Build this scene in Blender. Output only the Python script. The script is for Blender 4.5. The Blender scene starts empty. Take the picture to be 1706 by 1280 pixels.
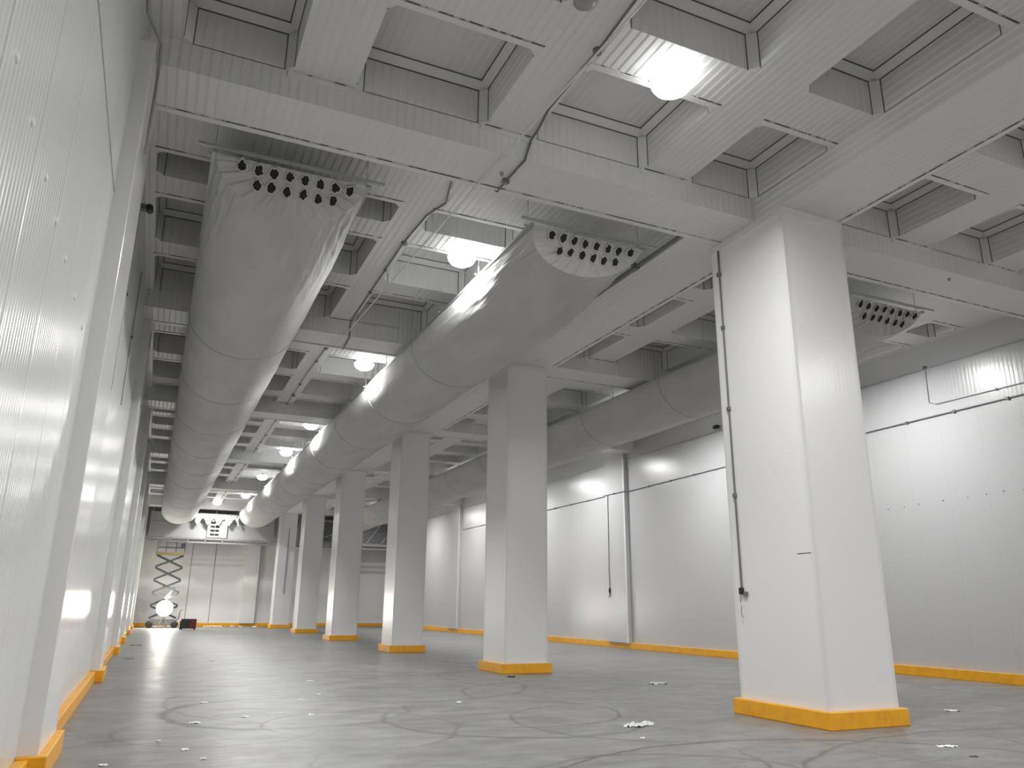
import bpy, bmesh, math, random
from mathutils import Vector, Matrix
R = random.Random(7)
SC = bpy.context.scene
COL = SC.collection

# ------------------------------------------------------------------ camera
cam_d = bpy.data.cameras.new('camera')
cam = bpy.data.objects.new('camera', cam_d)
COL.objects.link(cam)
cr = Vector((0.91032196, -0.41378595, 0.00975305))
cu = Vector((-0.1236504, -0.24939006, 0.96047654))
cf = Vector((0.39499938, 0.87554885, 0.27819004))
M = Matrix.Identity(4)
for i in range(3):
    M[i][0], M[i][1], M[i][2] = cr[i], cu[i], -cf[i]
M[0][3], M[1][3], M[2][3] = 0, 0, 1.5
cam.matrix_world = M
cam_d.sensor_fit = 'HORIZONTAL'
cam_d.sensor_width = 36
cam_d.lens = 36 * 1282.95 / 1706
cam_d.clip_end = 300
cam_d.clip_start = .05
SC.camera = cam

# ------------------------------------------------------------------ world, exposure
w = bpy.data.worlds.new('world'); SC.world = w
w.use_nodes = True
w.node_tree.nodes['Background'].inputs[0].default_value = (.8, .85, .9, 1)
w.node_tree.nodes['Background'].inputs[1].default_value = 0.02
SC.view_settings.view_transform = 'Standard'
SC.view_settings.look = 'None'
SC.view_settings.gamma = 1
SC.view_settings.use_curve_mapping = False
SC.view_settings.exposure = 0.12
LAMP_W = 300.0        # watts of one ceiling floodlight

# ------------------------------------------------------------------ dimensions
XL, XR = -0.87, 17.2
YB, YF = -14.0, 60.0
ZB, ZJ, ZP = 7.63, 8.02, 8.66       # beam soffit, joist soffit, plate
BEAMS = [(-9.5, -8.5), (-0.6, 0.35), (8.75, 9.7), (17.3, 18.3), (26.0, 27.0), (35.6, 36.6), (45.4, 46.4), (55.2, 56.2)]
COLUMNS = [(8.306, 1.271, 8.186, 1.709), (7.769, 1.129, 17.492, 1.292), (7.611, 1.071, 26.473, 1.276),
           (7.534, 1.132, 35.867, 1.298), (7.661, 1.068, 45.66, 1.358), (7.686, 1.101, 55.586, 1.3)]

# ------------------------------------------------------------------ helpers
class MB:
    def __init__(s): s.v = []; s.f = []; s.m = []; s.sm = []
    def face(s, pts, mi=0, smooth=False):
        n = len(s.v); s.v += [tuple(p) for p in pts]; s.f.append(tuple(range(n, n + len(pts)))); s.m.append(mi); s.sm.append(smooth)
    def box(s, x0, x1, y0, y1, z0, z1, mi=0, skip=''):
        a = [(x0, y0, z0), (x1, y0, z0), (x1, y1, z0), (x0, y1, z0), (x0, y0, z1), (x1, y0, z1), (x1, y1, z1), (x0, y1, z1)]
        n = len(s.v); s.v += a
        for k, q in (('b', (0, 3, 2, 1)), ('t', (4, 5, 6, 7)), ('f', (0, 1, 5, 4)), ('r', (1, 2, 6, 5)), ('k', (2, 3, 7, 6)), ('l', (3, 0, 4, 7))):
            if k in skip: continue
            s.f.append(tuple(n + i for i in q)); s.m.append(mi); s.sm.append(False)
        return s
    def grid(s, rows, mi=0, close=False, smooth=True):
        n = len(s.v); c = len(rows[0])
        for r in rows: s.v += [tuple(p) for p in r]
        for i in range(len(rows) - 1):
            for j in range(c if close else c - 1):
                k = (j + 1) % c
                s.f.append((n + i * c + j, n + i * c + k, n + (i + 1) * c + k, n + (i + 1) * c + j)); s.m.append(mi); s.sm.append(smooth)
        return s
    def tube(s, pts, r, seg=8, mi=0, cap=True, close=False):
        pts = [Vector(p) for p in pts]; rows = []
        N = len(pts)
        for i, p in enumerate(pts):
            a = pts[i - 1] if (i > 0 or close) else p; b = pts[(i + 1) % N] if (i < N - 1 or close) else p
            d = (b - a).normalized()
            u = d.cross(Vector((0, 0, 1)))
            if u.length < .05: u = d.cross(Vector((1, 0, 0)))
            u.normalize(); v = d.cross(u)
            rr = r[i] if isinstance(r, (list, tuple)) else r
            rows.append([p + (u * math.cos(t) + v * math.sin(t)) * rr for t in [2 * math.pi * k / seg for k in range(seg)]])
        if close: rows.append(rows[0])
        s.grid(rows, mi, True)
        if cap and not close:
            s.face(rows[0][::-1], mi); s.face(rows[-1], mi)
        return s
    def lathe(s, prof, o=(0, 0, 0), axis='z', seg=24, mi=0):
        rows = []
        for r, h in prof:
            row = []
            for k in range(seg):
                t = 2 * math.pi * k / seg; a, b = r * math.cos(t), r * math.sin(t)
                p = {'z': (a, b, h), 'x': (h, a, b), 'y': (a, h, b)}[axis]
                row.append((o[0] + p[0], o[1] + p[1], o[2] + p[2]))
            rows.append(row)
        s.grid(rows, mi, True)
        return s
    def build(s, name, mats, parent=None, loc=None, bevel=0):
        me = bpy.data.meshes.new(name)
        me.from_pydata(s.v, [], s.f)
        if not isinstance(mats, (list, tuple)): mats = [mats]
        for m in mats: me.materials.append(m)
        me.polygons.foreach_set('material_index', s.m)
        me.polygons.foreach_set('use_smooth', s.sm)
        me.update()
        o = bpy.data.objects.new(name, me); COL.objects.link(o)
        if parent: o.parent = parent
        if loc: o.location = loc
        if bevel:
            b = o.modifiers.new('bevel', 'BEVEL'); b.width = bevel; b.segments = 2; b.limit_method = 'ANGLE'
        return o

def tag(o, label=None, cat=None, group=None, kind=None):
    if label: o['label'] = label
    if cat: o['category'] = cat
    if group: o['group'] = group
    if kind: o['kind'] = kind
    return o
def thing(name, label, cat, loc=(0, 0, 0), group=None, kind=None, rz=0):
    o = bpy.data.objects.new(name, None); COL.objects.link(o)
    o.location = loc; o.rotation_euler = (0, 0, rz); o.empty_display_size = .2
    return tag(o, label, cat, group, kind)

# ------------------------------------------------------------------ materials
def mat(name, col=(.8, .8, .8), rough=.5, metal=0, emit=None, es=0, spec=.5):
    m = bpy.data.materials.new(name); m.use_nodes = True
    b = m.node_tree.nodes['Principled BSDF']
    b.inputs['Base Color'].default_value = (*col, 1); b.inputs['Roughness'].default_value = rough
    b.inputs['Metallic'].default_value = metal
    b.inputs['Specular IOR Level'].default_value = spec
    if emit: b.inputs['Emission Color'].default_value = (*emit, 1); b.inputs['Emission Strength'].default_value = es
    return m
class NT:
    def __init__(s, m): s.m = m; s.t = m.node_tree; s.b = s.t.nodes['Principled BSDF']
    def n(s, typ, **kw):
        x = s.t.nodes.new(typ)
        for k, v in kw.items(): setattr(x, k, v)
        return x
    def l(s, a, b): s.t.links.new(a, b)
    def math(s, op, a, b=None, c=None, clamp=False):
        x = s.n('ShaderNodeMath', operation=op); x.use_clamp = clamp
        for i, q in enumerate((a, b, c)):
            if q is None: continue
            if isinstance(q, (int, float)): x.inputs[i].default_value = q
            else: s.l(q, x.inputs[i])
        return x.outputs[0]
    def mix(s, f, a, b):
        x = s.n('ShaderNodeMix', data_type='RGBA')
        for i, q in ((0, f), (6, a), (7, b)):
            if isinstance(q, (int, float)): x.inputs[i].default_value = q
            elif isinstance(q, tuple): x.inputs[i].default_value = (*q, 1)
            else: s.l(q, x.inputs[i])
        return x.outputs[2]
    def noise(s, vec, scale, detail=3, rough=.55):
        x = s.n('ShaderNodeTexNoise'); x.inputs['Scale'].default_value = scale; x.inputs['Detail'].default_value = detail; x.inputs['Roughness'].default_value = rough
        if vec is not None: s.l(vec, x.inputs['Vector'])
        return x.outputs['Fac']
    def ramp(s, f, a, b):
        x = s.n('ShaderNodeMapRange'); s.l(f, x.inputs[0]); x.inputs[1].default_value = a; x.inputs[2].default_value = b
        return x.outputs[0]

def panel_mat(name, col, rough, mode, period, depth, joint=None, dirt=.06, spec=.5, coat=0, jst=.5, wobk=4):
    """clad steel sandwich panel: fine ribs, optional joints between boards. mode 'ceil' or 'wall'."""
    m = mat(name, col, rough, spec=spec); t = NT(m)
    tc = t.n('ShaderNodeTexCoord'); ge = t.n('ShaderNodeNewGeometry')
    sp = t.n('ShaderNodeSeparateXYZ'); t.l(tc.outputs['Object'], sp.inputs[0])
    sn = t.n('ShaderNodeSeparateXYZ'); t.l(ge.outputs['True Normal'], sn.inputs[0])
    isx = t.math('GREATER_THAN', t.math('ABSOLUTE', sn.outputs[0]), .6)
    other = sp.outputs['Z'] if mode == 'ceil' else sp.outputs['Y']
    c = t.math('ADD', t.math('MULTIPLY', other, isx), t.math('MULTIPLY', sp.outputs['X'], t.math('SUBTRACT', 1, isx)))
    ph = t.math('MULTIPLY', c, 2 * math.pi / period)
    rib = t.math('SINE', ph)
    rib = t.math('MULTIPLY', t.math('ADD', rib, t.math('MULTIPLY', t.math('SINE', t.math('MULTIPLY', ph, 2)), .3)), depth)
    h = rib
    nz = t.noise(tc.outputs['Object'], .7, 4)
    nz2 = t.noise(tc.outputs['Object'], 9, 3)
    base = t.mix(t.math('MULTIPLY', t.ramp(nz, .2, .9), dirt * 2), tuple(col), tuple(x * .72 for x in col))
    base = t.mix(t.math('MULTIPLY', t.ramp(nz2, .55, .8), dirt), base, tuple(x * .55 for x in col)) if dirt > .05 else base
    if joint:
        fr = t.math('FRACT', t.math('DIVIDE', c, joint))
        d = t.math('ABSOLUTE', t.math('SUBTRACT', fr, .5))
        jm = t.math('LESS_THAN', d, .0045 / joint)
        near = t.math('SMOOTH_MIN', t.math('MULTIPLY', d, joint), .03, .01)
        h = t.math('ADD', h, t.math('MULTIPLY', near, .22 * jst))
        base = t.mix(t.math('MULTIPLY', jm, jst), base, tuple(x * .3 for x in col))
    # slow oil-canning of the sheet
    wob = t.noise(tc.outputs['Object'], 1.1, 1)
    h = t.math('ADD', h, t.math('MULTIPLY', wob, depth * wobk))
    bp = t.n('ShaderNodeBump'); bp.inputs['Distance'].default_value = 1; bp.inputs['Strength'].default_value = 1
    t.l(h, bp.inputs['Height']); t.l(bp.outputs[0], t.b.inputs['Normal'])
    t.l(base, t.b.inputs['Base Color'])
    t.l(t.math('ADD', t.math('MULTIPLY', nz, .06), rough - .03), t.b.inputs['Roughness'])
    if coat: t.b.inputs['Coat Weight'].default_value = coat; t.b.inputs['Coat Roughness'].default_value = .08
    return m

M_CEIL = panel_mat('ceiling_cladding', (.76, .76, .755), .5, 'ceil', .117, .0032, dirt=.14)
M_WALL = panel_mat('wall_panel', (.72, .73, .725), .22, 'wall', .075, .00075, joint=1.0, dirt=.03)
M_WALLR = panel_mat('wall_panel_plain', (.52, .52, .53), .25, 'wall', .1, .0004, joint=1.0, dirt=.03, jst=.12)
M_WALLF = panel_mat('end_wall_panel', (.78, .78, .77), .4, 'wall', .1, .0002, joint=1.15, dirt=.03, jst=.1)
M_COLM = panel_mat('column_cladding', (.80, .80, .81), .26, 'wall', .085, .00013, dirt=.02, wobk=8)
M_PIL = panel_mat('pilaster_cladding', (.78, .78, .77), .2, 'wall', .3, .0003, dirt=.02)
M_FLASH = mat('white_flashing', (.74, .74, .74), .38)
M_WHITE = mat('white_plastic', (.75, .75, .74), .4)
M_ALU = mat('aluminium', (.62, .63, .64), .35, .85)
M_STEEL = mat('galvanised_steel', (.50, .51, .52), .42, .7)
M_DARK = mat('dark_conduit', (.16, .16, .16), .5)
M_BLACK = mat('black_rubber', (.015, .015, .015), .6)
M_HOLE = mat('dark_opening', (.02, .018, .017), .9)
M_CONDG = mat('grey_conduit', (.36, .36, .36), .45, .3)
M_RED = mat('red_paint', (.10, .008, .010), .4)
M_DKGREEN = mat('black_green_paint', (.012, .018, .016), .4)
M_LIFT = mat('dark_lift_paint', (.05, .055, .055), .45)
M_LIFTBASE = mat('grey_lift_paint', (.22, .22, .21), .5)
M_BRASS = mat('yellow_lift_paint', (.18, .15, .07), .5)
M_EMIT = mat('lamp_diffuser', (1, 1, 1), .5, emit=(1, 1, .985), es=8)
M_EMITW = mat('work_light_lens', (1, 1, 1), .5, emit=(1, .96, .88), es=60)

def yellow():
    m = mat('yellow_paint', (.80, .42, .02), .42); t = NT(m)
    tc = t.n('ShaderNodeTexCoord')
    n = t.noise(tc.outputs['Object'], 6, 4)
    t.l(t.mix(t.ramp(n, .4, .75), (.88, .43, .016), (.76, .33, .012)), t.b.inputs['Base Color'])
    bp = t.n('ShaderNodeBump'); bp.inputs['Distance'].default_value = .004; t.l(n, bp.inputs['Height']); t.l(bp.outputs[0], t.b.inputs['Normal'])
    return m
M_YEL = yellow()

def seam():
    m = mat('sealant_seam', (.2, .2, .2), .7); t = NT(m)
    tc = t.n('ShaderNodeTexCoord')
    n = t.noise(tc.outputs['Object'], 5, 2)
    n2 = t.noise(tc.outputs['Object'], 30, 2)
    t.l(t.mix(t.ramp(t.math('ADD', n, t.math('MULTIPLY', n2, .35)), .62, .68), (.62, .62, .61), (.10, .09, .085)), t.b.inputs['Base Color'])
    return m
M_SEAM = seam()
M_JOINT = mat('joint_line', (.13, .13, .12), .8)

def fabric():
    m = mat('duct_fabric', (.50, .50, .50), .85, spec=.25); t = NT(m)
    tc = t.n('ShaderNodeTexCoord')
    mp = t.n('ShaderNodeMapping'); mp.inputs['Scale'].default_value = (1.6, .5, 1.6); t.l(tc.outputs['Object'], mp.inputs[0])
    n = t.noise(mp.outputs[0], 1.3, 4); n2 = t.noise(tc.outputs['Object'], 60, 2)
    t.l(t.mix(t.ramp(n, .35, .7), (.54, .54, .535), (.47, .47, .465)), t.b.inputs['Base Color'])
    bp = t.n('ShaderNodeBump'); bp.inputs['Distance'].default_value = .03
    t.l(t.math('ADD', n, t.math('MULTIPLY', n2, .02)), bp.inputs['Height']); t.l(bp.outputs[0], t.b.inputs['Normal'])
    t.b.inputs['Sheen Weight'].default_value = .15
    return m
M_FAB = fabric()

def floor_mat():
    m = mat('polished_concrete', (.3, .3, .3), .4); t = NT(m)
    tc = t.n('ShaderNodeTexCoord'); P = tc.outputs['Object']
    n1 = t.noise(P, .3, 5); n2 = t.noise(P, 1.6, 6, .62); n3 = t.noise(P, 22, 3)
    mp = t.n('ShaderNodeMapping'); mp.inputs['Scale'].default_value = (.8, 1.5, 1); mp.inputs['Rotation'].default_value = (0, 0, .55); t.l(P, mp.inputs[0])
    n4 = t.noise(mp.outputs[0], 1.9, 8, .72)
    mp2 = t.n('ShaderNodeMapping'); mp2.inputs['Scale'].default_value = (.5, 2.0, 1); mp2.inputs['Rotation'].default_value = (0, 0, -.75); t.l(P, mp2.inputs[0])
    n5 = t.noise(mp2.outputs[0], 2.0, 7, .7)
    c = t.mix(t.ramp(n1, .3, .7), (.215, .213, .208), (.135, .135, .132))
    c = t.mix(t.math('MULTIPLY', t.ramp(n2, .35, .8), .55), c, (.30, .30, .293))
    c = t.mix(t.math('MULTIPLY', t.ramp(n4, .42, .78), .85), c, (.10, .10, .098))
    c = t.mix(t.math('MULTIPLY', t.ramp(n5, .45, .8), .5), c, (.34, .34, .333))
    c = t.mix(t.math('MULTIPLY', t.ramp(n3, .55, .85), .18), c, (.45, .45, .44))
    sp = t.n('ShaderNodeSeparateXYZ'); t.l(P, sp.inputs[0])
    wn = t.noise(P, 1.3, 2)
    rings = [(2.1, 12.45, 1.75, .085, .95), (2.2, 12.4, 1.6, .03, .5), (3.9, 7.9, 2.3, .03, .7), (6.6, 9.9, 1.9, .03, .6), (6.0, 4.4, 3.6, .035, .8),
             (5.2, 11.2, 1.5, .03, .7), (5.0, 10.8, 1.9, .05, .6), (2.6, 11.0, 1.1, .035, .7), (2.0, 10.6, 1.9, .03, .55), (8.5, 4.4, 4.4, .03, .6),
             (1.2, 8.2, 2.7, .03, .5), (7.5, 13.3, 2.2, .04, .5), (4.5, 15.5, 2.6, .06, .5), (10.6, 7.0, 3.2, .03, .5), (3.6, 13.8, 3.2, .05, .55),
             (12.2, 11.5, 2.4, .03, .5), (7.0, 7.8, 2.9, .03, .6), (1.0, 10.9, 1.2, .03, .5), (9.5, 2.0, 5.6, .04, .6), (4.6, 6.2, 1.5, .04, .5),
             (5.0, 20.5, 3.0, .08, .4), (9.0, 16.5, 3.0, .06, .4), (2.4, 18.5, 2.2, .06, .4), (12.5, 17, 3.5, .06, .4)]
    tot = None
    for i, (cx, cy, r, wd, st) in enumerate(rings):
        dx = t.math('SUBTRACT', sp.outputs[0], cx); dy = t.math('SUBTRACT', sp.outputs[1], cy)
        d = t.math('SQRT', t.math('ADD', t.math('MULTIPLY', dx, dx), t.math('MULTIPLY', dy, dy)))
        d = t.math('ADD', d, t.math('MULTIPLY', wn, .25))
        a = t.math('ABSOLUTE', t.math('SUBTRACT', d, r + .12))
        k = t.math('SUBTRACT', 1, t.math('DIVIDE', a, wd * 1.35), clamp=True)
        ang = t.math('ARCTAN2', dy, dx)
        ga = t.math('MULTIPLY', t.math('ADD', t.math('SINE', t.math('ADD', ang, (math.pi/2 + math.pi if i == 0 else i * 1.7))), .45), 1.2, clamp=True)
        if i == 0: ga = t.math('MULTIPLY', t.math('ADD', t.math('COSINE', t.math('ADD', ang, math.pi)), .2), 1.4, clamp=True)
        k = t.math('MULTIPLY', t.math('MULTIPLY', k, ga), st)
        tot = k if tot is None else t.math('MAXIMUM', tot, k)
    tot = t.math('MULTIPLY', tot, t.ramp(n2, .1, .45))
    c = t.mix(t.math('MULTIPLY', tot, .95), c, (.04, .04, .04))
    t.l(c, t.b.inputs['Base Color'])
    t.l(t.math('ADD', t.math('MULTIPLY', n2, .42), .2), t.b.inputs['Roughness'])
    bp = t.n('ShaderNodeBump'); bp.inputs['Distance'].default_value = .004; t.l(t.math('ADD', n2, t.math('MULTIPLY', n3, .2)), bp.inputs['Height']); t.l(bp.outputs[0], t.b.inputs['Normal'])
    return m
M_FLOOR = floor_mat()

# ------------------------------------------------------------------ shell
def struct(mb, name, m, **k):
    o = mb.build(name, m, **k); o['kind'] = 'structure'; return o
struct(MB().box(XL - .4, XR + .4, YB - .3, YF + .4, -.3, 0), 'floor', M_FLOOR)
lw_ = MB().box(XL - .3, XL, YB - .3, YF, 0, 8.9)
struct(lw_, 'wall_left', M_WALL)
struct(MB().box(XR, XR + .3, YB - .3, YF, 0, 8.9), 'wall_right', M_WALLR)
struct(MB().box(XL - .3, XR + .3, YF, YF + .3, 0, 8.9), 'wall_far', M_WALLF)
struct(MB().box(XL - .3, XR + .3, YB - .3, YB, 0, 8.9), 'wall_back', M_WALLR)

# ceiling: waffle of ribbed-clad joists; rows along y, gaps along x
FRONT_J = [(XL, -.45), (.85, 1.64), (3.49, 4.2), (6.15, 6.95), (8.31, 9.62), (11.57, 12.4), (14.1, 14.9), (16.7, XR)]
BACK_J = [(XL, -.72), (.45, 1.3), (3.05, 3.62), (5.42, 6.2), (7.62, 9.05), (10.05, 10.86), (12.6, 13.3), (15.1, 15.9), (16.9, XR)]
rowsF = [('c', -14, -12.3), ('j', -12.3, -11.6), ('c', -11.6, -9.5), ('b', -9.5, -8.5), ('c', -8.5, -6.7), ('j', -6.7, -6.0), ('c', -6.0, -4.2), ('j', -4.2, -3.5), ('c', -3.5, -.6),
         ('b', -.6, .35), ('c', .35, 1.7), ('j', 1.7, 2.45), ('c', 2.45, 3.65), ('j', 3.65, 4.41), ('c', 4.41, 6.27), ('j', 6.27, 7.07), ('c', 7.07, 8.75), ('b', 8.75, 9.7)]
rowsK = [('j', 9.7, 11.4), ('c', 11.4, 12.15), ('j', 12.15, 12.85), ('c', 12.85, 14.68), ('j', 14.68, 15.35), ('c', 15.35, 17.3), ('b', 17.3, 18.3),
         ('j', 18.3, 20.18), ('c', 20.18, 21.93), ('j', 21.93, 22.64), ('c', 22.64, 24.53), ('j', 24.53, 25.3), ('c', 25.3, 26.0), ('b', 26, 27),
         ('j', 27, 28.2), ('c', 28.2, 29.34), ('j', 29.34, 29.95), ('c', 29.95, 31.47), ('j', 31.47, 32.28), ('c', 32.28, 33.77), ('j', 33.77, 34.4), ('c', 34.4, 35.6), ('b', 35.6, 36.6),
         ('j', 36.6, 38.2), ('c', 38.2, 40.0), ('j', 40.0, 40.7), ('c', 40.7, 42.6), ('j', 42.6, 43.3), ('c', 43.3, 45.4), ('b', 45.4, 46.4),
         ('j', 46.4, 47.9), ('c', 47.9, 49.7), ('j', 49.7, 50.4), ('c', 50.4, 52.3), ('j', 52.3, 53.0), ('c', 53.0, 55.2), ('b', 55.2, 56.2), ('c', 56.2, 58.4), ('j', 58.4, 60)]
cm = MB(); sm = MB()
def cell(x0, x1, y0, y1, detail):
    z0, z1 = ZJ, ZP; ch = .12
    cm.face([(x0, y0, z1), (x0, y1, z1), (x1, y1, z1), (x1, y0, z1)])
    cm.face([(x0, y0, z0), (x0, y1, z0), (x0, y1, z1), (x0, y0, z1)])
    cm.face([(x1, y0, z0), (x1, y0, z1), (x1, y1, z1), (x1, y1, z0)])
    cm.face([(x0, y0, z0), (x0, y0, z1), (x1, y0, z1), (x1, y0, z0)])
    cm.face([(x0, y1, z0), (x1, y1, z0), (x1, y1, z1), (x0, y1, z1)])
    # folded corner flashings (chamfers) round the plate and up the corners
    a = .11
    for (p, q, n) in (((x0, y0), (x1, y0), (0, 1)), ((x1, y1), (x0, y1), (0, -1)), ((x0, y1), (x0, y0), (1, 0)), ((x1, y0), (x1, y1), (-1, 0))):
        cm.face([(p[0], p[1], z1 - a), (q[0], q[1], z1 - a), (q[0] + n[0] * a, q[1] + n[1] * a, z1 - .002), (p[0] + n[0] * a, p[1] + n[1] * a, z1 - .002)], 1)
        if detail:
            e = .007
            for (o_, zz) in ((.004, z1 - a), (a, z1 - .006)):
                u = (p[0] + n[0] * o_, p[1] + n[1] * o_); v = (q[0] + n[0] * o_, q[1] + n[1] * o_)
                cm.box(min(u[0], v[0]) - e * abs(n[0]), max(u[0], v[0]) + e * abs(n[0]), min(u[1], v[1]) - e * abs(n[1]), max(u[1], v[1]) + e * abs(n[1]), zz - e, zz + e, 2)
    for (cx, cy, sx, sy) in ((x0, y0, 1, 1), (x1, y0, -1, 1), (x1, y1, -1, -1), (x0, y1, 1, -1)):
        cm.face([(cx + sx * a, cy, z0 + .001), (cx, cy + sy * a, z0 + .001), (cx, cy + sy * a, z1 - a), (cx + sx * a, cy, z1 - a)], 1)
        cm.face([(cx + sx * a, cy, z0 + .001), (cx, cy, z0 + .001), (cx, cy + sy * a, z0 + .001)], 1)
        if detail:
            e = .007
            cm.box(cx + sx * a - e, cx + sx * a + e, cy - e, cy + e, z0, z1 - a, 2)
            cm.box(cx - e, cx + e, cy + sy * a - e, cy + sy * a + e, z0, z1 - a, 2)
def edge_strip(mb, x0, x1, y0, y1, z, t=.012):
    mb.box(x0, x1, y0, y1, z - t, z + .002, 1)
for rows, J, part in ((rowsF, FRONT_J, 'f'), (rowsK, BACK_J, 'k')):
    for typ, y0, y1 in rows:
        detail = 3 < y0 < 22
        if typ in 'jb':
            cm.face([(XL, y0, ZJ), (XL, y1, ZJ), (XR, y1, ZJ), (XR, y0, ZJ)])
            continue
        for i, (a, b) in enumerate(J):
            cm.face([(a, y0, ZJ), (a, y1, ZJ), (b, y1, ZJ), (b, y0, ZJ)])
            if i + 1 < len(J): cell(b, J[i + 1][0], y0, y1, detail)
            if i + 1 < len(J) and y0 > 0 and y0 < 34:
                x0, x1 = b, J[i + 1][0]
                # flashing along the near lip of each recess with its line of sealant
                cm.box(x0 - .02, x1 + .02, y0 - .085, y0 + .004, ZJ - .012, ZJ + .003, 1)
                cm.box(x0 - .02, x1 + .05, y0 - .105, y0 - .087, ZJ - .006, ZJ + .003, 3)
            if y0 > 0 and y0 < 34 and 0 < i < len(J) - 1 and not (a < 8.4 < b):
                # strip where a joist meets the next face
                if y1 in [q[0] for q in BEAMS]:
                    cm.box(a - .07, b + .07, y1 - .02, y1 + .004, ZJ - .085, ZJ + .004, 1)
                    cm.box(a, b, y1 - .035, y1 - .015, ZJ - .01, ZJ + .004, 3)
cm.box(XL - .3, XR + .3, YB - .3, YF + .3, ZP + .02, ZP + .2)
struct(cm, 'ceiling', [M_CEIL, M_FLASH, M_JOINT, M_SEAM])

# transverse beams
BEAM_LAB = ['white ribbed ceiling beam far behind the camera', 'white ribbed ceiling beam behind the camera',
            'big white ribbed cross beam joining the left wall to the nearest column',
            'white ribbed cross beam resting on the second column of the row',
            'white ribbed cross beam resting on the third column of the row',
            'white ribbed cross beam resting on the fourth column of the row',
            'white ribbed cross beam resting on the fifth column of the row',
            'white ribbed cross beam at the far end above the air coolers']
for i, (y0, y1) in enumerate(BEAMS):
    t = thing('cross_beam', BEAM_LAB[i], 'beam', (0, y0, ZB), 'cross beams of the coffered ceiling', 'thing')
    xcut = [(XL + .001, XR - .001)]
    b = MB()
    h = ZJ - ZB + .01
    b.box(XL + .001, XR - .001, 0, y1 - y0, 0, h)
    b.build('beam_cladding', [M_CEIL], t)
    f = MB()
    cw = [(XL + .01, XR - .01)]
    if 0 < y0:
        f.box(XL + .01, XR - .01, y1 - y0 - .085, y1 - y0 + .012, -.012, .03)
        f.build('edge_flashing', [M_FLASH], t)
        f = MB(); f.box(XL + .01, XR - .01, y1 - y0 - .108, y1 - y0 - .088, -.006, .004)
        f.build('sealant_line', [M_SEAM], t)

# longitudinal beam along the column row
segs = [(YB, 8.75, 8.31, 9.62, 'broad white ribbed lengthwise beam coming forward from the nearest column'),
        (9.7, 17.3, 7.62, 9.05, 'white ribbed lengthwise beam between the nearest and second columns')]
names_ = ['second and third', 'third and fourth', 'fourth and fifth', 'fifth and sixth']
for k in range(4):
    segs.append((BEAMS[3 + k][1], BEAMS[4 + k][0], 7.62, 8.95, 'white ribbed lengthwise beam between the %s columns' % names_[k]))
for y0, y1, x0, x1, lab in segs:
    t = thing('lengthwise_beam', lab, 'beam', (x0, y0, ZB), 'lengthwise beams over the column row', 'thing')
    MB().box(0, x1 - x0, 0, y1 - y0, .001, ZJ - ZB + .009).build('beam_cladding', M_CEIL, t)
    MB().box(x1 - x0 - .07, x1 - x0 + .012, .01, y1 - y0 - .01, -.012, .03).build('edge_flashing', M_FLASH, t)
    MB().box(x1 - x0 - .09, x1 - x0 - .072, .01, y1 - y0 - .01, -.005, .004).build('sealant_line', M_SEAM, t)

# ------------------------------------------------------------------ columns
CL = ['white panel-clad column with a big yellow curb, nearest of the row, conduit down its side',
      'white panel-clad column on a yellow curb, second of the row',
      'white panel-clad column on a yellow curb, third of the row',
      'white panel-clad column on a yellow curb, fourth of the row',
      'white panel-clad column on a yellow curb, fifth of the row',
      'white panel-clad column on a yellow curb, last of the row by the end wall']
for i, (x, wx, y, wy) in enumerate(COLUMNS):
    t = thing('column', CL[i], 'column', (x + wx / 2, y + wy / 2, 0), 'columns of the central row', 'thing')
    a, b = wx / 2, wy / 2
    MB().box(-a, a, -b, b, .2, ZB - .001).build('panel_cladding', M_COLM, t, bevel=.008)
    o = .09
    MB().box(-a - o, a + o, -b - o, b + o, 0, .22).build('yellow_curb', M_YEL, t, bevel=.012)
    g = MB()
    for sx in (-1, 1):
        for sy in (-1, 1):
            g.box(sx * a - (.05 if sx > 0 else .003), sx * a + (.003 if sx > 0 else .05), sy * b - (.05 if sy > 0 else .003), sy * b + (.003 if sy > 0 else .05), .22, ZB - .09)
    g.build('corner_flashing', M_FLASH, t)
    g = MB(); g.box(-a - .012, a + .012, -b - .012, b + .012, ZB - .1, ZB - .002)
    g.build('top_flashing', M_FLASH, t)
# scratch on the nearest column
# ------------------------------------------------------------------ left wall pilasters and curbs
curb = MB()
prev = YB
PY = [(-.7, .7), (8.37, 9.86), (18.1, 19.3), (27.4, 28.6), (35.0, 36.2), (43.8, 45.0), (53.0, 54.2)]
n = 1
for y0, y1 in PY:
    curb.box(XL - .01, XL + .005, prev, y0, 0, .22)
    curb.box(XL - .01, XL + .24, y0 - .08, y1 + .02, 0, .22)
    prev = y1 + .02
    p = MB().box(XL - .01, XL + .165, y0, y1, .2, ZB if n in (1, 2) else 8.0)
    struct(p, 'trim_%d' % n, M_PIL, bevel=.01); n += 1
curb.box(XL - .01, XL + .005, prev, YF, 0, .22)
cb = MB(); prev = YB
for y0, y1 in PY:
    cb.box(XL, XL + .1, prev, y0 - .08, 0, .2)
    cb.box(XL, XL + .24, y0 - .08, y1 + .06, 0, .22)
    prev = y1 + .06
cb.box(XL, XL + .1, prev, YF, 0, .2)
struct(cb, 'baseboard_left', M_YEL, bevel=.01)
struct(MB().box(XR - .1, XR, YB, YF, 0, .22), 'baseboard_right', M_YEL, bevel=.01)
struct(MB().box(XL + .1, XR - .1, YF - .12, YF, 0, .22), 'baseboard_far', M_YEL, bevel=.01)
struct(MB().box(XL - .01, XL + .008, 2.0, 8.36, 5.68, 5.71), 'trim_%d' % n, mat('soft_grey_line', (.5, .5, .49), .4)); n += 1  # thin soft grey line, level along the left wall up to the pilaster
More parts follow.
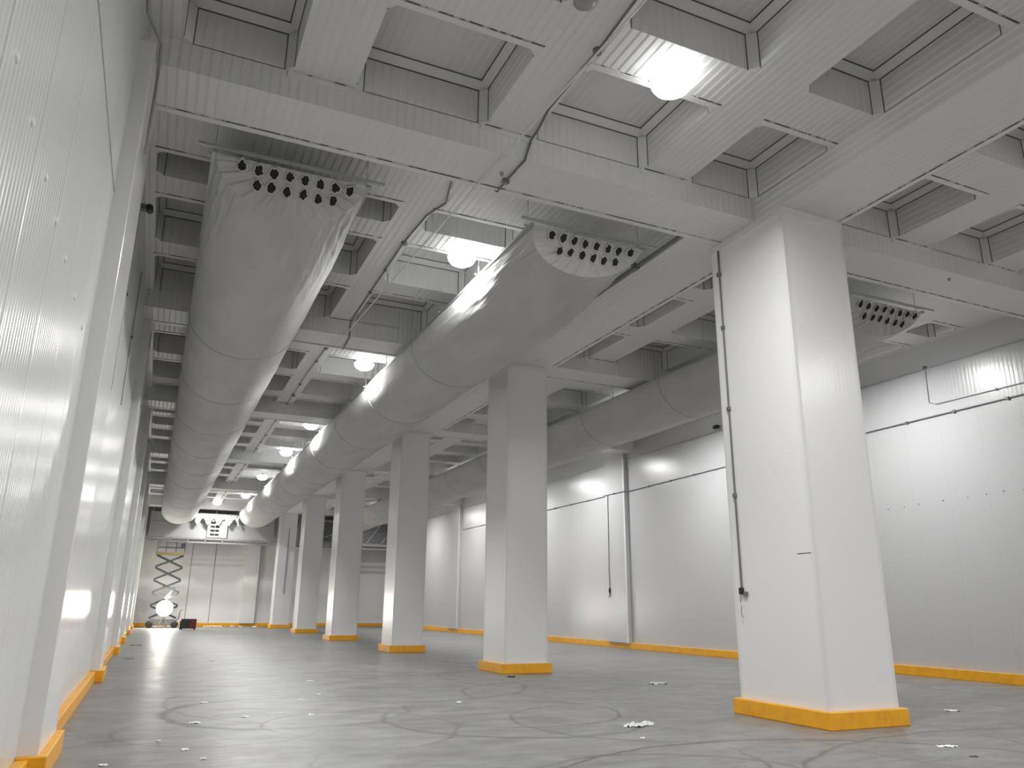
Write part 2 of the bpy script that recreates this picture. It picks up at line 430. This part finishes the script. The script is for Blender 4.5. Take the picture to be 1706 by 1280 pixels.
# right wall pilasters, light top flashing, far wall pilasters
for y0, y1, d in ((26.6, 28.1, .16), (45.5, 47.0, .16), (8.0, 8.6, .03), (10.2, 10.24, .02)):
    if d < .1: continue
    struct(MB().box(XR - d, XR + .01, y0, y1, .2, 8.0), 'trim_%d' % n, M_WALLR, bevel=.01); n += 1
    struct(MB().box(XR - d - .012, XR - d + .02, y0 - .012, y0 + .07, .2, 7.4), 'trim_%d' % n, M_WHITE); n += 1
struct(MB().box(XR - .02, XR + .01, 9.0, 58, 7.38, 7.42), 'trim_%d' % n, M_CONDG); n += 1
for x in (2.42, 3.98, 12.6, 14.1):
    struct(MB().box(x - .018, x + .018, YF - .012, YF + .01, .22, 5.7), 'trim_%d' % n, M_JOINT); n += 1
for x0, x1 in ((6.0, 7.0), (12.9, 14.0)):
    struct(MB().box(x0, x1, YF - .3, YF + .01, .2, 7.9), 'trim_%d' % n, M_WALLF, bevel=.01); n += 1

# ------------------------------------------------------------------ fabric ducts
def arc_pt(a, w, d):       # a in 0..pi, flat top, bellied underside
    x = -math.cos(a); z = -math.sin(a)
    return x * w, z * d
def make_duct(x0, x1, y0, y1, ztop, label, seed):
    rr = random.Random(seed)
    W = (x1 - x0) / 2; cx = (x0 + x1) / 2
    t = thing('fabric_duct', label, 'air duct', (cx, y0, ztop), 'fabric air ducts under the ceiling')
    N = 150
    ys = [0, .02, .06, .12, .2, .3, .42, .55, .7, .85, 1.0, 1.2, 1.4, 1.65, 1.9, 2.2, 2.5, 2.9, 3.4, 4, 5]
    y = 6.0
    while y < y1 - y0: ys.append(y); y += 1.05
    ys.append(y1 - y0)
    L = y1 - y0
    body = MB(); rows = []
    for y in ys:
        g = min(1, y / 2.6); g = g * g * (3 - 2 * g)
        W2 = W + .05 * g; D = .52 + .43 * g
        # end pulled up towards its two hanging corners
        row = []
        for k in range(N + 1):
            a = math.pi * k / N
            sq = .12 * (1 - g)
            x, z = arc_pt(a, W2, D)
            bul = 1 + .045 * g * math.sin(a) ** .5 if 0 < k < N else 1
            x *= bul
            # tension folds fanning out of the top corners
            fold = (math.sin(a * 34 + 3 * y + seed) * .35 + math.sin(a * 21 - 5 * y + seed * 2) * .35 + math.sin(a * 57 + 7 * y + seed) * .3 + math.sin(a * 83 - 4 * y) * .15)
            corner = max(0, 1 - abs(min(a, math.pi - a) - .55) / .65)
            am = .05 * min(1, y / .25 + .25) * math.exp(-y / 1.3) * corner + .012 * min(1, y / .3) * math.exp(-y / 2.6)
            r_ = 1 - fold * am
            # gentle sag between the hoops
            s = 1 + .006 * math.sin(2 * math.pi * y / 4.2)
            row.append((x * r_ * s, y + .81 * -z * max(0, 1 - y / 2.2) ** 1.5, z * r_ * s if 0 < k < N else z))
        rows.append(row)
    body.grid(rows)
    body.face([(-W, 0, 0)] + [(W, 0, 0)] + [(W + .05, L, 0), (-W - .05, L, 0)])
    body.face([p for p in rows[-1]][::-1])
    bd = body.build('duct_body', M_FAB, t)
    # perforated end cap, slightly dished and creased
    cap = MB(); rws = []
    for i in range(15):
        f = i / 14
        row = []
        for k in range(N + 1):
            a = math.pi * k / N
            x, z = arc_pt(a, W * f, .52 * f)
            dz = -.81 * z - .015 * math.sin(math.pi * min(1, f)) * math.sin(a)
            cr_ = .02 * (math.sin(a * 23 + seed) + .6 * math.sin(a * 51 + 2 * seed)) * max(0, f - .45) * 2 * (1 if 14 > i > 0 else 0)
            row.append((x, dz + cr_ - .004, z - .0))
        rws.append(row)
    cap.grid(rws)
    cp = cap.build('end_cap', M_FAB, t)
    # crease line where cap meets belly
    hem = MB(); hem.tube([(arc_pt(math.pi * k / 40, W, .52)[0], -.81 * arc_pt(math.pi * k / 40, W, .52)[1], arc_pt(math.pi * k / 40, W, .52)[1]) for k in range(41)], .003, 5)
    hem.build('hem', M_FAB, t)
    for (n_, z_, sx, x_) in ((8, -.112, .217, -W + .34), (6, -.275, .216, -W + .555)):
        for k in range(n_):
            h = MB(); cx_ = x_ + k * sx + rr.uniform(-.01, .01); cz = z_ + rr.uniform(-.01, .01)
            # torn, ragged dark opening with a raised lip
            K = 18; rad = [(.055 + rr.uniform(-.013, .010)) * (1 + .25 * math.sin(2 * math.pi * j / K + rr.uniform(0, .4))) for j in range(K)]
            ring = lambda s, y: [(cx_ + rad[j] * s * math.cos(2 * math.pi * j / K), y + .042 - .81 * (cz + rad[j] * s * 1.05 * math.sin(2 * math.pi * j / K)), cz + rad[j] * s * 1.05 * math.sin(2 * math.pi * j / K)) for j in range(K)]
            h.grid([ring(1.0, -.082), ring(.55, -.079)], 0, True); h.face(ring(.56, -.080), 0)
            lip = [ring(1.42, -.068), ring(1.25, -.084), ring(.98, -.083)]
            h.grid(lip, 1, True)
            h.build('outlet_hole', [M_HOLE, M_FAB], t)
    # hoops sewn round the belly
    y = 6.4
    while y < L - 1:
        g = min(1, y / 2.6); g = g * g * (3 - 2 * g); W2 = W + .05 * g; D = .52 + .43 * g; s = 1 + .006 * math.sin(2 * math.pi * y / 4.2)
        hp = MB(); pts = []
        for k in range(1, 48):
            a = math.pi * k / 48
            x, z = arc_pt(a, W2, D); bul = 1 + .045 * g * math.sin(a) ** .5
            pts.append((x * bul * s * 1.002, y, z * s * 1.002))
        hp.tube(pts, .011, 6); hp.build('seam_band', M_FABD, t)
        y += 4.25
    # aluminium suspension rails and cross bar
    for sx in (-1, 1):
        MB().box(sx * W - .035 + sx * .03, sx * W + .035 + sx * .03, -.02, L, -.012, .03).build('suspension_rail', M_STEEL, t)
    MB().box(-W - .25, W + .25, -.10, -.06, .03, .07).build('end_bar', M_STEEL, t)
    # hangers: threaded rod and small cleat up to the ceiling
    y = .15
    while y < L - .5 and y < 34:
        Y = y0 + y
        ztarget = ZJ
        for b0, b1 in BEAMS:
            if b0 - .02 <= Y <= b1 + .02: ztarget = ZB
        for typ, a0, a1 in rowsK:
            if typ == 'c' and a0 + .12 < Y < a1 - .12:
                ztarget = ZP
                for j0, j1 in BACK_J:
                    pass
        for sx in (-1, 1):
            X = cx + sx * (W + .03); zt = ztarget
            if zt == ZP:
                for j0, j1 in BACK_J:
                    if j0 - .13 <= X <= j1 + .13: zt = ZJ if j0 <= X <= j1 else ZP - .11
            hg = MB(); hg.tube([(sx * (W + .03), y, .03), (sx * (W + .03), y, zt - ztop + .002)], .006, 6)
            hg.box(sx * (W + .03) - .07, sx * (W + .03) + .07, y - .015, y + .015, .045, .065)
            hg.build('hanger_rod', M_STEEL, t)
        y += 2.15
    return t
M_FABD = mat('seam_fabric', (.36, .42, .42), .8)
make_duct(.1, 2.18, 10.14, 55.5, 7.45, 'long grey fabric air duct hanging beside the left wall', 1)
make_duct(4.93, 7.0, 10.14, 55.5, 7.45, 'long grey fabric air duct running just left of the columns', 2)
make_duct(11.83, 13.86, 10.1, 55.5, 7.45, 'grey fabric air duct in the aisle right of the columns', 3)

# ------------------------------------------------------------------ ceiling lamps
def make_lamp(x, y, z, label, group='ceiling floodlights', up=ZJ):
    t = thing('ceiling_lamp', label, 'lamp', (x, y, z), group)
    r = .27
    MB().lathe([(0, .16), (.07, .16), (.07, .1), (.14, .09), (.15, .06), (.10, .058)], seg=28).build('housing', M_WHITE, t)
    MB().lathe([(.13, .058), (r * .8, .05), (r, -.01), (r * .96, -.07), (r * .82, -.13), (r * .5, -.18), (0.001, -.195)], seg=28).build('diffuser', M_EMIT, t)
    MB().tube([(0, 0, .15), (0, 0, up - z + .001)], .012, 8).build('drop_rod', M_WHITE, t)
    ld = bpy.data.lights.new('lamp_light', 'AREA'); ld.shape = 'DISK'; ld.size = .54; ld.spread = math.radians(170); ld.energy = LAMP_W; ld.color = (1, .995, .98)
    lo = bpy.data.objects.new('lamp_light', ld); COL.objects.link(lo); lo.parent = t; lo.location = (0, 0, -.205)
    return t
lamps = [(5.19, 6.71, 'bright round ceiling lamp nearest the camera, above the left aisle', ZJ),
         (4.62, 12.62, 'bright ceiling lamp beside the open end of the middle duct', ZJ),
         (4.6, 20.1, 'ceiling lamp over the left aisle near the second column', ZJ),
         (4.66, 28.3, 'ceiling lamp over the left aisle near the third column', ZP),
         (4.66, 34.17, 'ceiling lamp over the left aisle just before the fourth column', ZJ),
         (4.6, 41.65, 'ceiling lamp over the left aisle between fourth and fifth columns', ZP),
         (4.62, 49.6, 'ceiling lamp over the left aisle near the far air coolers', ZP),
         (3.3, 54.0, 'small ceiling lamp shining above the gap between the far coolers', ZP),
         (14.35, 12.84, 'ceiling lamp hidden behind the nearest column in the right aisle', ZP),
         (14.3, 20.3, 'ceiling lamp in the right aisle behind the duct near the second column', ZP),
         (14.2, 28.6, 'ceiling lamp in the right aisle near the wall pilaster', ZP),
         (14.2, 34.9, 'ceiling lamp in the right aisle near the fourth column', ZP),
         (14.2, 42.5, 'ceiling lamp in the right aisle near the fifth column', ZP),
         (14.2, 50.5, 'ceiling lamp in the right aisle near the end wall', ZP),
         (16.0, 1.0, 'ceiling lamp in the right aisle beside the camera', ZJ),
         (4.65, -2.5, 'ceiling lamp behind the camera in the left aisle', ZP),
         (14.3, -3.9, 'ceiling lamp behind the camera in the right aisle', ZJ),
         (4.65, -10.5, 'ceiling lamp near the back wall in the left aisle', ZP),
         (14.3, -10.5, 'ceiling lamp near the back wall in the right aisle', ZP)]
for x, y, lab, up in lamps:
    make_lamp(x, y, 7.9, lab, up=up)

# ------------------------------------------------------------------ conduits and cables
def conduit(name, pts, r, m, label, cat, group=None, clips=True, box=None, seg=8):
    t = thing(name, label, cat, pts[0], group)
    o = Vector(pts[0])
    q = [Vector(p) - o for p in pts]
    MB().tube(q, r, seg).build('tube', m, t)
    if clips:
        for a, b in zip(q[:-1], q[1:]):
            L = (b - a).length; nn = min(12, int(L / 1.6))
            for i in range(1, nn + 1):
                p = a + (b - a) * i / (nn + 1)
                MB().box(p.x - r * 1.8, p.x + r * 1.8, p.y - r * 1.8, p.y + r * 1.8, p.z - r * 1.8, p.z + r * 1.8).build('clip', M_DARK if m is not M_WHITE else m, t)
    for b in (box or []):
        p = Vector(b) - o
        MB().lathe([(0, -.03), (.055, -.03), (.06, 0), (.055, .03), (0, .03)], o=p, seg=16).build('junction_box', M_DARK, t)
    return t
z1 = ZJ - .022; z2 = ZB - .022
conduit('cable_conduit', [(4.11, 2.0, z1), (4.11, 5.86, z1), (4.14, 6.75, z1), (4.12, 8.0, z1), (4.2, 8.5, z1), (4.2, 8.72, z1 - .03), (4.1, 8.72, z2), (4.08, 9.4, z2), (4.09, 9.68, z2), (3.6, 9.9, z1 - .1), (3.5, 10.05, z1), (3.72, 11.0, z1), (3.56, 11.55, z1), (3.5, 12.8, z1), (3.55, 16.6, z1), (3.56, 17.27, z1 - .02), (3.56, 17.27, z2), (3.62, 18.25, z2)],
        .016, M_DARK, 'dark conduit stepping along the ceiling joist beside the thin white cable', 'conduit', box=[(4.14, 6.75, z1), (4.08, 9.35, z2), (3.52, 12.75, z1)])
conduit('cable_conduit', [(3.45, 18.32, z1), (3.4, 22, z1), (3.45, 30, z1), (3.45, 45, z1), (3.45, 54, z1)], .02, M_CONDG, 'grey conduit under the long joist between the two left ducts, far part', 'conduit', box=[(3.42, 19.4, z1), (3.44, 24.8, z1)])
pts = []
for i in range(25):
    f = i / 24; pts.append((4.02 + (3.41 - 4.02) * f - .05 * math.sin(math.pi * f), 4.2 + (18.1 - 4.2) * f, 7.60))
conduit('hanging_cable', [(4.12, 2.5, 7.7)] + pts, .013, M_WHITE, 'thin white cable stretched diagonally under the ceiling from above to the second beam', 'cable', clips=False)
hr = MB().tube([(0, 0, 0), (.01, -.01, .42)], .013, 8)
tag(hr.build('hanging_rod', M_WHITE, loc=(3.66, 13.75, 7.60)), 'short white rod dropping from the ceiling to the thin white cable', 'rod')
conduit('cable_conduit', [(7.56, 9.75, z2 + .06), (7.56, 12.6, z2 + .06), (7.55, 17.25, z2 + .06)], .03, M_DARK, 'dark conduit along the edge of the lengthwise beam beside the middle duct', 'conduit', box=[(7.56, 16.8, z2 + .03)])
# left wall pipe round the beam
conduit('cable_conduit', [(-.82, 6.9, 7.98), (-.82, 8.2, 7.85), (-.66, 8.55, 7.75), (-.66, 8.72, 7.4), (-.66, 8.72, 6.4)], .018, M_CONDG, 'grey pipe bending down the corner where the left wall meets the big beam', 'conduit')
conduit('cable_conduit', [(XL + .02, 11.9, 7.3), (XL + .02, 11.9, 4.4)], .012, M_CONDG, 'thin pipe dropping down the left wall below the small camera', 'conduit')
conduit('cable_conduit', [(XL + .02, 14.6, 7.3), (XL + .02, 14.6, 4.8)], .012, M_CONDG, 'second thin pipe dropping down the left wall beyond the small camera', 'conduit')
t = thing('security_camera', 'small black camera fixed high on the left wall', 'camera', (XL, 11.94, 7.3))
MB().box(0, .12, -.05, .05, -.04, .04).build('bracket', M_DARK, t)
MB().lathe([(0, 0), (.045, 0), (.05, .03), (.05, .16), (.03, .17), (0, .17)], o=(.15, -.12, -.02), axis='y', seg=14).build('camera_body', M_BLACK, t)
t = thing('security_camera', 'small black camera fixed high on the right wall', 'camera', (XR, 20.7, 7.55))
MB().box(-.12, 0, -.05, .05, -.04, .04).build('bracket', M_DARK, t)
MB().lathe([(0, 0), (.06, 0), (.07, .03), (.07, .18), (.04, .2), (0, .2)], o=(-.15, -.1, -.02), axis='y', seg=14).build('camera_body', M_BLACK, t)
# nearest column conduit with switch
cx0 = 8.306 - .018
t = thing('wall_switch', 'black switch with loose wires at the foot of the pipe on the nearest column', 'switch', (8.306, 9.70, 1.77))
MB().box(-.05, 0, -.035, .035, -.05, .05).build('switch_box', M_BLACK, t, bevel=.006)
MB().tube([(-.03, 0, -.04), (-.05, .01, -.14), (-.03, .015, -.24), (-.06, 0, -.32), (-.05, -.03, -.4)], .004, 6).build('loose_wire', M_BLACK, t)
MB().box(-.04, 0, -.12, -.06, -.08, -.01).build('plug', M_DARK, t)
conduit('cable_conduit', [(cx0, 9.70, 7.50), (cx0, 9.70, 1.82)], .016, M_DARK, 'dark vertical pipe down the side of the nearest column', 'conduit', box=None)
MB_ = MB().lathe([(0, -.03), (.04, -.03), (.045, 0), (.04, .03), (0, .03)], seg=16)
tag(MB_.build('junction_box', M_DARK, loc=(8.275, 9.70, 7.05)), 'small round black box on the pipe high on the nearest column', 'junction box')
tag(MB().box(0, .004, 0, .26, 0, .012).build('scratch_mark', M_DARK, loc=(8.303, 8.24, 2.26)), 'short thin scratch line across the nearest column', 'scratch')
# right wall
XW = XR - .02
conduit('cable_conduit', [(XW, 9.4, 6.17), (XW, 14.7, 6.14), (XW, 20.8, 6.12), (XW, 26.45, 6.05), (XW - .16, 26.55, 6.05), (XW - .16, 28.15, 6.06), (XW, 28.25, 6.06), (XW, 45.3, 6.06)], .018, M_DARK, 'long thin pipe running level along the right wall', 'conduit')
conduit('cable_conduit', [(XW, 9.4, 6.42), (XW, 12.5, 6.44), (XW, 12.68, 6.52), (XW, 12.66, 7.42)], .013, M_CONDG, 'short grey pipe on the right wall turning up to a round box', 'conduit', box=[(XW, 12.66, 7.43)])
t = thing('hanging_cable', 'black cable with a bare end hanging down the right wall pilaster', 'cable', (XR - .18, 27.85, 6.05))
MB().tube([(0, 0, 0), (.0, .0, -1.5), (-.01, .01, -3.0), (0, .0, -3.8)], .014, 6).build('cable', M_DARK, t)
MB().tube([(0, 0, -3.78), (0, .01, -3.95)], .045, 8).build('connector', M_BLACK, t)
MB().tube([(0, 0, -3.9), (-.02, .07, -4.15)], .01, 5).build('wire_end', M_BLACK, t)
MB().tube([(0, 0, -3.9), (-.02, -.07, -4.15)], .01, 5).build('wire_end', M_BLACK, t)
for k, (y, z) in enumerate(((15.3, 4.02), (14.28, 4.04), (13.8, 4.05), (13.38, 4.07), (12.7, 4.08), (12.06, 4.09), (11.6, 4.1), (11.19, 4.12), (10.73, 4.1))):
    tag(MB().lathe([(0, -.006), (.022, -.006), (.026, 0), (0, .0)], axis='x', seg=10).build('wall_bolt', M_CONDG, loc=(XR, y, z)),
        'small grey bolt head in the level row on the right wall panels', 'bolt', 'bolt heads on the right wall')
for k, (y, z) in enumerate(((3.7, 3.93), (4.25, 3.93), (4.85, 3.93), (5.45, 3.93), (6.1, 3.93), (6.9, 3.93), (7.7, 3.93))):
    tag(MB().lathe([(0, .012), (.025, .01), (.03, 0)], axis='x', seg=10).build('wall_bolt', M_WHITE, loc=(XL, y, z)),
        'small white plug in the level row high on the left wall panels', 'bolt', 'panel plugs on the left wall')
# cables on far columns
conduit('cable_conduit', [(8.3, 55.565, 6.6), (8.25, 55.565, 2.2)], .02, M_DARK, 'dark vertical cable down the face of the last column', 'conduit', clips=False)
tag(MB().box(-.03, .03, -.05, .05, -.1, .1).build('wall_switch', M_BLACK, loc=(8.69, 36.6, 2.0)), 'small black switch on the edge of the fourth column', 'switch')
# small ceiling heads
for x, y, z, lab in ((3.62, 6.14, ZJ, 'round dark detector on the ceiling at the top edge of the picture'), (3.95, 9.2, ZB, 'tiny sensor under the big cross beam beside the conduit'), (13.2, 8.95, ZB, 'tiny sensor under the big cross beam right of the nearest column')):
    r = .13 if z == ZJ and y < 7 else .03
    tag(MB().lathe([(r, 0), (r, -.02), (r * .6, -.05), (0, -.055)], seg=20).build('ceiling_sensor', M_CONDG, loc=(x, y, z)), lab, 'sensor')

# ------------------------------------------------------------------ far end: coolers, frame, lift
def cooler(x0, x1, label, fans=True):
    t = thing('air_cooler', label, 'air cooler', ((x0 + x1) / 2, 56.6, 5.75), 'air coolers at the far end')
    w_ = (x1 - x0) / 2
    MB().box(-w_, w_, 0, 2.9, 0, 1.65).build('casing', M_GREYSHEET, t, bevel=.02)
    c = MB()
    for k in range(14): c.box(-w_ + .12, w_ - .12, -.03, .0, .12 + k * .1, .15 + k * .1)
    return t, w_, c
M_FRAME = mat('dull_steel', (.30, .30, .30), .5, .4)
M_GREYSHEET = mat('grey_sheet_metal', (.42, .42, .42), .5, .2)
t, w_, c = cooler(-.55, 7.3, 'long grey air cooler casing under the ceiling at the left far end')
MB().box(-w_ + .1, w_ - .1, -.012, .004, 1.0, 1.03).build('casing_seam', M_DARK, t)
t, w_, c = cooler(9.2, 16.9, 'air cooler with a dark finned coil face at the right far end')
MB().box(-w_ + .08, w_ - .08, -.015, .005, .08, 1.5).build('coil_face', M_HOLE, t)
c.build('fins', M_STEEL, t)
for k in range(7):
    MB().tube([(-w_ + .4 + k * 1.1, -.05, .15 + R.random() * .3), (-w_ + 1.3 + k * 1.0, -.06, .6 + R.random() * .5), (-w_ + 1.5 + k * 1.05, -.05, 1.4)], .03, 6).build('coil_pipe', M_STEEL, t)
# white fan box between the ducts, with louvres
t = thing('ventilation_box', 'bright white box with dark slots between the two left ducts', 'vent', (3.65, 56.3, 5.8))
MB().box(-.62, .62, 0, .28, 0, 1.2).build('box_body', M_WHITE, t, bevel=.015)
for k in range(4):
    MB().box(-.45, .12, -.012, .01, .12 + k * .26, .26 + k * .26).build('dark_slot', M_HOLE, t)
# crumpled white sheet over the gap
g = MB(); rows = []
for j in range(9):
    row = []
    for i in range(49):
        f = i / 48; x = -1.44 + 2.8 * f
        row.append((x, .05 * math.sin(i * 1.9 + j), -j / 8 * (.55 + .22 * math.sin(i * .55) + .06 * math.sin(i * 2.7))))
    rows.append(row)
g.grid(rows)
o = g.build('plastic_sheet', M_WHITE, loc=(3.6, 56.05, 7.35)); tag(o, 'crumpled white sheet draped between the duct ends at the far end', 'sheet')
so = o.modifiers.new('thick', 'SOLIDIFY'); so.thickness = .01
# steel ladder frame beneath coolers
for fx0, fx1, lab in ((-.6, 7.6, 'long horizontal steel ladder frame under the air cooler at the left far end'),
                      (8.85, 16.9, 'horizontal steel ladder frame under the dark finned air cooler at the right far end')):
    t = thing('steel_frame', lab, 'frame', (fx0, 56.2, 5.44), 'steel frames under the far air coolers')
    for dz, dy in ((0, 0), (.24, 0), (.24, 3.2)):
        MB().box(0, fx1 - fx0, dy, dy + .08, dz - .05, dz + .05).build('rail', M_FRAME, t)
    for k in range(8):
        MB().box(.3 + k * 1.08, .36 + k * 1.08, 0, .06, .0, .24).build('rung', M_FRAME, t)
    for x in (.2, (fx1 - fx0) / 2, fx1 - fx0 - .3):
        MB().tube([(x, .04, .2), (x, .04, 8.02 - 5.44)], .02, 6).build('hanger', M_STEEL, t)

# scissor lift
t = thing('scissor_lift', 'dark scissor lift raised high by the far left corner', 'scissor lift', (.95, 56.3, 0))
ch = MB(); ch.box(-.72, .72, -.36, .36, .17, .55); ch.box(-.82, .82, -.3, .3, .25, .42); ch.build('chassis', M_LIFTBASE, t, bevel=.03)
for sx in (-1, 1):
    for sy in (-1, 1):
        MB().lathe([(0, -.09), (.16, -.09), (.22, -.07), (.22, .07), (.16, .09), (0, .09)], o=(sx * .74, sy * .38, .22), axis='y', seg=22).build('wheel', M_BLACK, t)
def bar(mb, a, b, h, wy):
    a = Vector(a); b = Vector(b); d = (b - a).normalized(); n_ = Vector((-d.z, 0, d.x)) * h / 2; y = Vector((0, wy / 2, 0))
    A = [a - n_ - y, a + n_ - y, a + n_ + y, a - n_ + y]; B = [p + (b - a) for p in A]
    mb.grid([A, B], 0, True, False); mb.face(A[::-1]); mb.face(B)
zz = .55; TH = (4.55 - .55) / 5
lean = 0
for k in range(5):
    za, zb = zz + k * TH, zz + (k + 1) * TH
    for sy in (-.26, .26):
        m1 = MB(); bar(m1, (-.8, sy, za + .05), (.8, sy, zb - .02), .115, .05); m1.build('scissor_arm', M_LIFT, t)
        m2 = MB(); bar(m2, (.8, sy + .06, za + .05), (-.8, sy + .06, zb - .02), .115, .05); m2.build('scissor_arm', M_LIFT, t)
    for x, z in ((-.8, zb), (.8, zb), (0, (za + zb) / 2)):
        MB().tube([(x, -.33, z), (x, .36, z)], .035, 8).build('pivot_pin', M_LIFT, t)
m_ = MB(); bar(m_, (-.1, 0, 1.6), (.5, 0, 2.5), .12, .12); m_.build('hydraulic_cylinder', M_LIFT, t)
MB().box(-.9, .9, -.4, .4, 4.55, 4.72).build('platform', M_BRASS, t, bevel=.01)
rl = MB()
for x in (-.83, -.3, .3, .83):
    for y in (-.38, .38):
        rl.tube([(x, y, 4.68), (x, y, 5.42)], .02, 6)
for z in (5.05, 5.42):
    rl.tube([(-.83, -.38, z), (.83, -.38, z), (.83, .38, z), (-.83, .38, z)], .02, 6, close=True)
rl.build('guard_rail', M_LIFT, t)
MB().box(.55, .8, -.52, -.4, 5.0, 5.3).build('control_box', M_BLACK, t)
ar = MB(); ar.tube([(.75, -.2, .4), (.95, -.3, .6), (1.0, -.3, 1.05), (1.15, -.3, 1.15)], .03, 6); ar.build('tow_handle', M_LIFT, t)
# work light
t = thing('work_light', 'glaring floodlight standing on the floor at the scissor lift', 'work light', (1.0, 55.75, 0))
MB().lathe([(0, .12), (.3, .12), (.5, .02), (.52, -.05), (.48, -.06)], o=(0, 0, 1.2), axis='y', seg=36).build('lamp_body', M_DARK, t)
MB().lathe([(.49, -.055), (.4, -.11), (.2, -.14), (.001, -.15)], o=(0, 0, 1.2), axis='y', seg=36).build('lens', M_EMITW, t)
lg = MB()
for a in (90, 210, 330):
    lg.tube([(0, .03, .8), (.35 * math.cos(math.radians(a)), .03 + .35 * math.sin(math.radians(a)), .01)], .015, 6)
lg.build('tripod', M_DARK, t)
ld = bpy.data.lights.new('work_light_lamp', 'POINT'); ld.energy = 250; ld.color = (1, .93, .82); ld.shadow_soft_size = .12
lo = bpy.data.objects.new('work_light_lamp', ld); COL.objects.link(lo); lo.parent = t; lo.location = (0, -.3, 1.5)
ld = bpy.data.lights.new('work_light_lamp', 'POINT'); ld.energy = 420; ld.color = (1, .93, .82); ld.shadow_soft_size = .12
lo = bpy.data.objects.new('work_light_lamp', ld); COL.objects.link(lo); lo.parent = t; lo.location = (.1, .3, 1.85)
# heater / tool chest
t = thing('tool_chest', 'black and dark red metal chest on the floor near the scissor lift', 'chest', (2.35, 52.3, 0))
MB().box(-.42, .05, -.3, .3, .06, .62).build('dark_cabinet', M_DKGREEN, t, bevel=.02)
MB().box(.05, .45, -.3, .3, .06, .62).build('red_cabinet', M_RED, t, bevel=.02)
MB().box(-.47, -.42, -.28, .28, .02, .5).build('side_handle', M_BLACK, t)
for x in (-.35, .38):
    for y in (-.22, .22):
        MB().lathe([(0, -.02), (.04, -.02), (.04, .02), (0, .02)], o=(x, y, .04), axis='y', seg=12).build('caster', M_BLACK, t)

# ------------------------------------------------------------------ litter on the floor
M_PLAST = mat('clear_plastic', (.62, .64, .64), .25)
M_PAPER = mat('scrap_paper', (.93, .93, .91), .7)
def scrap(x, y, sx, sy, h, m, label, cat, seed, nm='plastic_scrap', group=None):
    rr = random.Random(seed); g = MB(); n_ = 11; rows = []
    for i in range(n_):
        row = []
        for j in range(n_):
            u, v = i / (n_ - 1) * 2 - 1, j / (n_ - 1) * 2 - 1
            e = 1 + .25 * math.sin(5 * u + seed) * (abs(v) ** 2) + rr.uniform(-.06, .06)
            edge = min(1 - abs(u), 1 - abs(v))
            z = .003 + h * (rr.random() ** 2) * (.35 + .65 * abs(math.sin(3 * u + 2 * v + seed)))
            k = 1 - .25 * u * u * v * v
            row.append((u * sx * e * k, v * sy * e * k, z))
        rows.append(row)
    g.grid(rows, smooth=False)
    o = g.build(nm, m, loc=(x, y, 0)); o.rotation_euler = (0, 0, rr.uniform(-.5, .5))
    s = o.modifiers.new('thick', 'SOLIDIFY'); s.thickness = .002; s.offset = 1
    tag(o, label, cat, group); return o
scrap(6.13, 9.4, .26, .1, .05, M_PLAST, 'crumpled clear plastic film on the floor in front of the second column', 'plastic film', 3)
scrap(9.82, 14.25, .22, .1, .045, M_PLAST, 'small crumpled plastic film on the floor between the first two columns', 'plastic film', 5)
scrap(11.72, 9.0, .12, .07, .02, M_PAPER, 'torn paper scrap right of the nearest yellow curb', 'scrap', 6, 'paper_scrap')
scrap(8.6, 6.75, .12, .05, .015, M_PAPER, 'white paper scrap on the floor in front of the nearest column', 'scrap', 7, 'paper_scrap')
scrap(11.4, 11.2, .2, .06, .01, M_PAPER, 'flat white scrap on the floor beyond the nearest column', 'scrap', 8, 'paper_scrap')
for k, (x, y, s_) in enumerate(((1.43, 12.01, .04), (.75, 11.65, .05), (.55, 9.61, .028), (2.46, 13.76, .03), (2.3, 11.9, .03), (1.0, 13.9, .04), (.3, 10.3, .02), (3.2, 17.0, .05), (4.8, 12.6, .03), (5.6, 8.5, .02), (-.2, 9.0, .03), (1.8, 24.0, .06), (.7, 9.0, .02), (2.9, 14.5, .03))):
    scrap(x, y, s_ * 1.3, s_ * 1.2, .018, M_PAPER, 'tiny white scrap of waste on the concrete floor of the left aisle', 'scrap', 20 + k, 'litter_scrap', 'tiny white scraps on the floor')
scrap(7.55, 16.6, .09, .04, .03, M_BLACK, 'small dark scrap on the floor in front of the second yellow curb', 'scrap', 50, 'dark_scrap')
scrap(8.3, 6.2, .05, .03, .01, mat('brown_scrap', (.12, .08, .06), .8), 'small brown scrap on the floor before the nearest column', 'scrap', 51, 'dark_scrap')
scrap(-.25, 33, .22, .06, .03, M_DARK, 'dark offcut lying beside the left wall curb', 'scrap', 52, 'dark_scrap')
scrap(-.3, 25.2, .12, .04, .02, M_DARK, 'thin dark offcut on the floor near the third left pilaster', 'scrap', 53, 'dark_scrap')
for k in range(16):
    scrap(R.uniform(-.3, 7), R.uniform(57.6, 59.6), .16, .08, .08, M_PAPER, 'pale rubbish scrap at the foot of the end wall', 'scrap', 70 + k, 'litter_scrap', 'rubbish along the end wall')
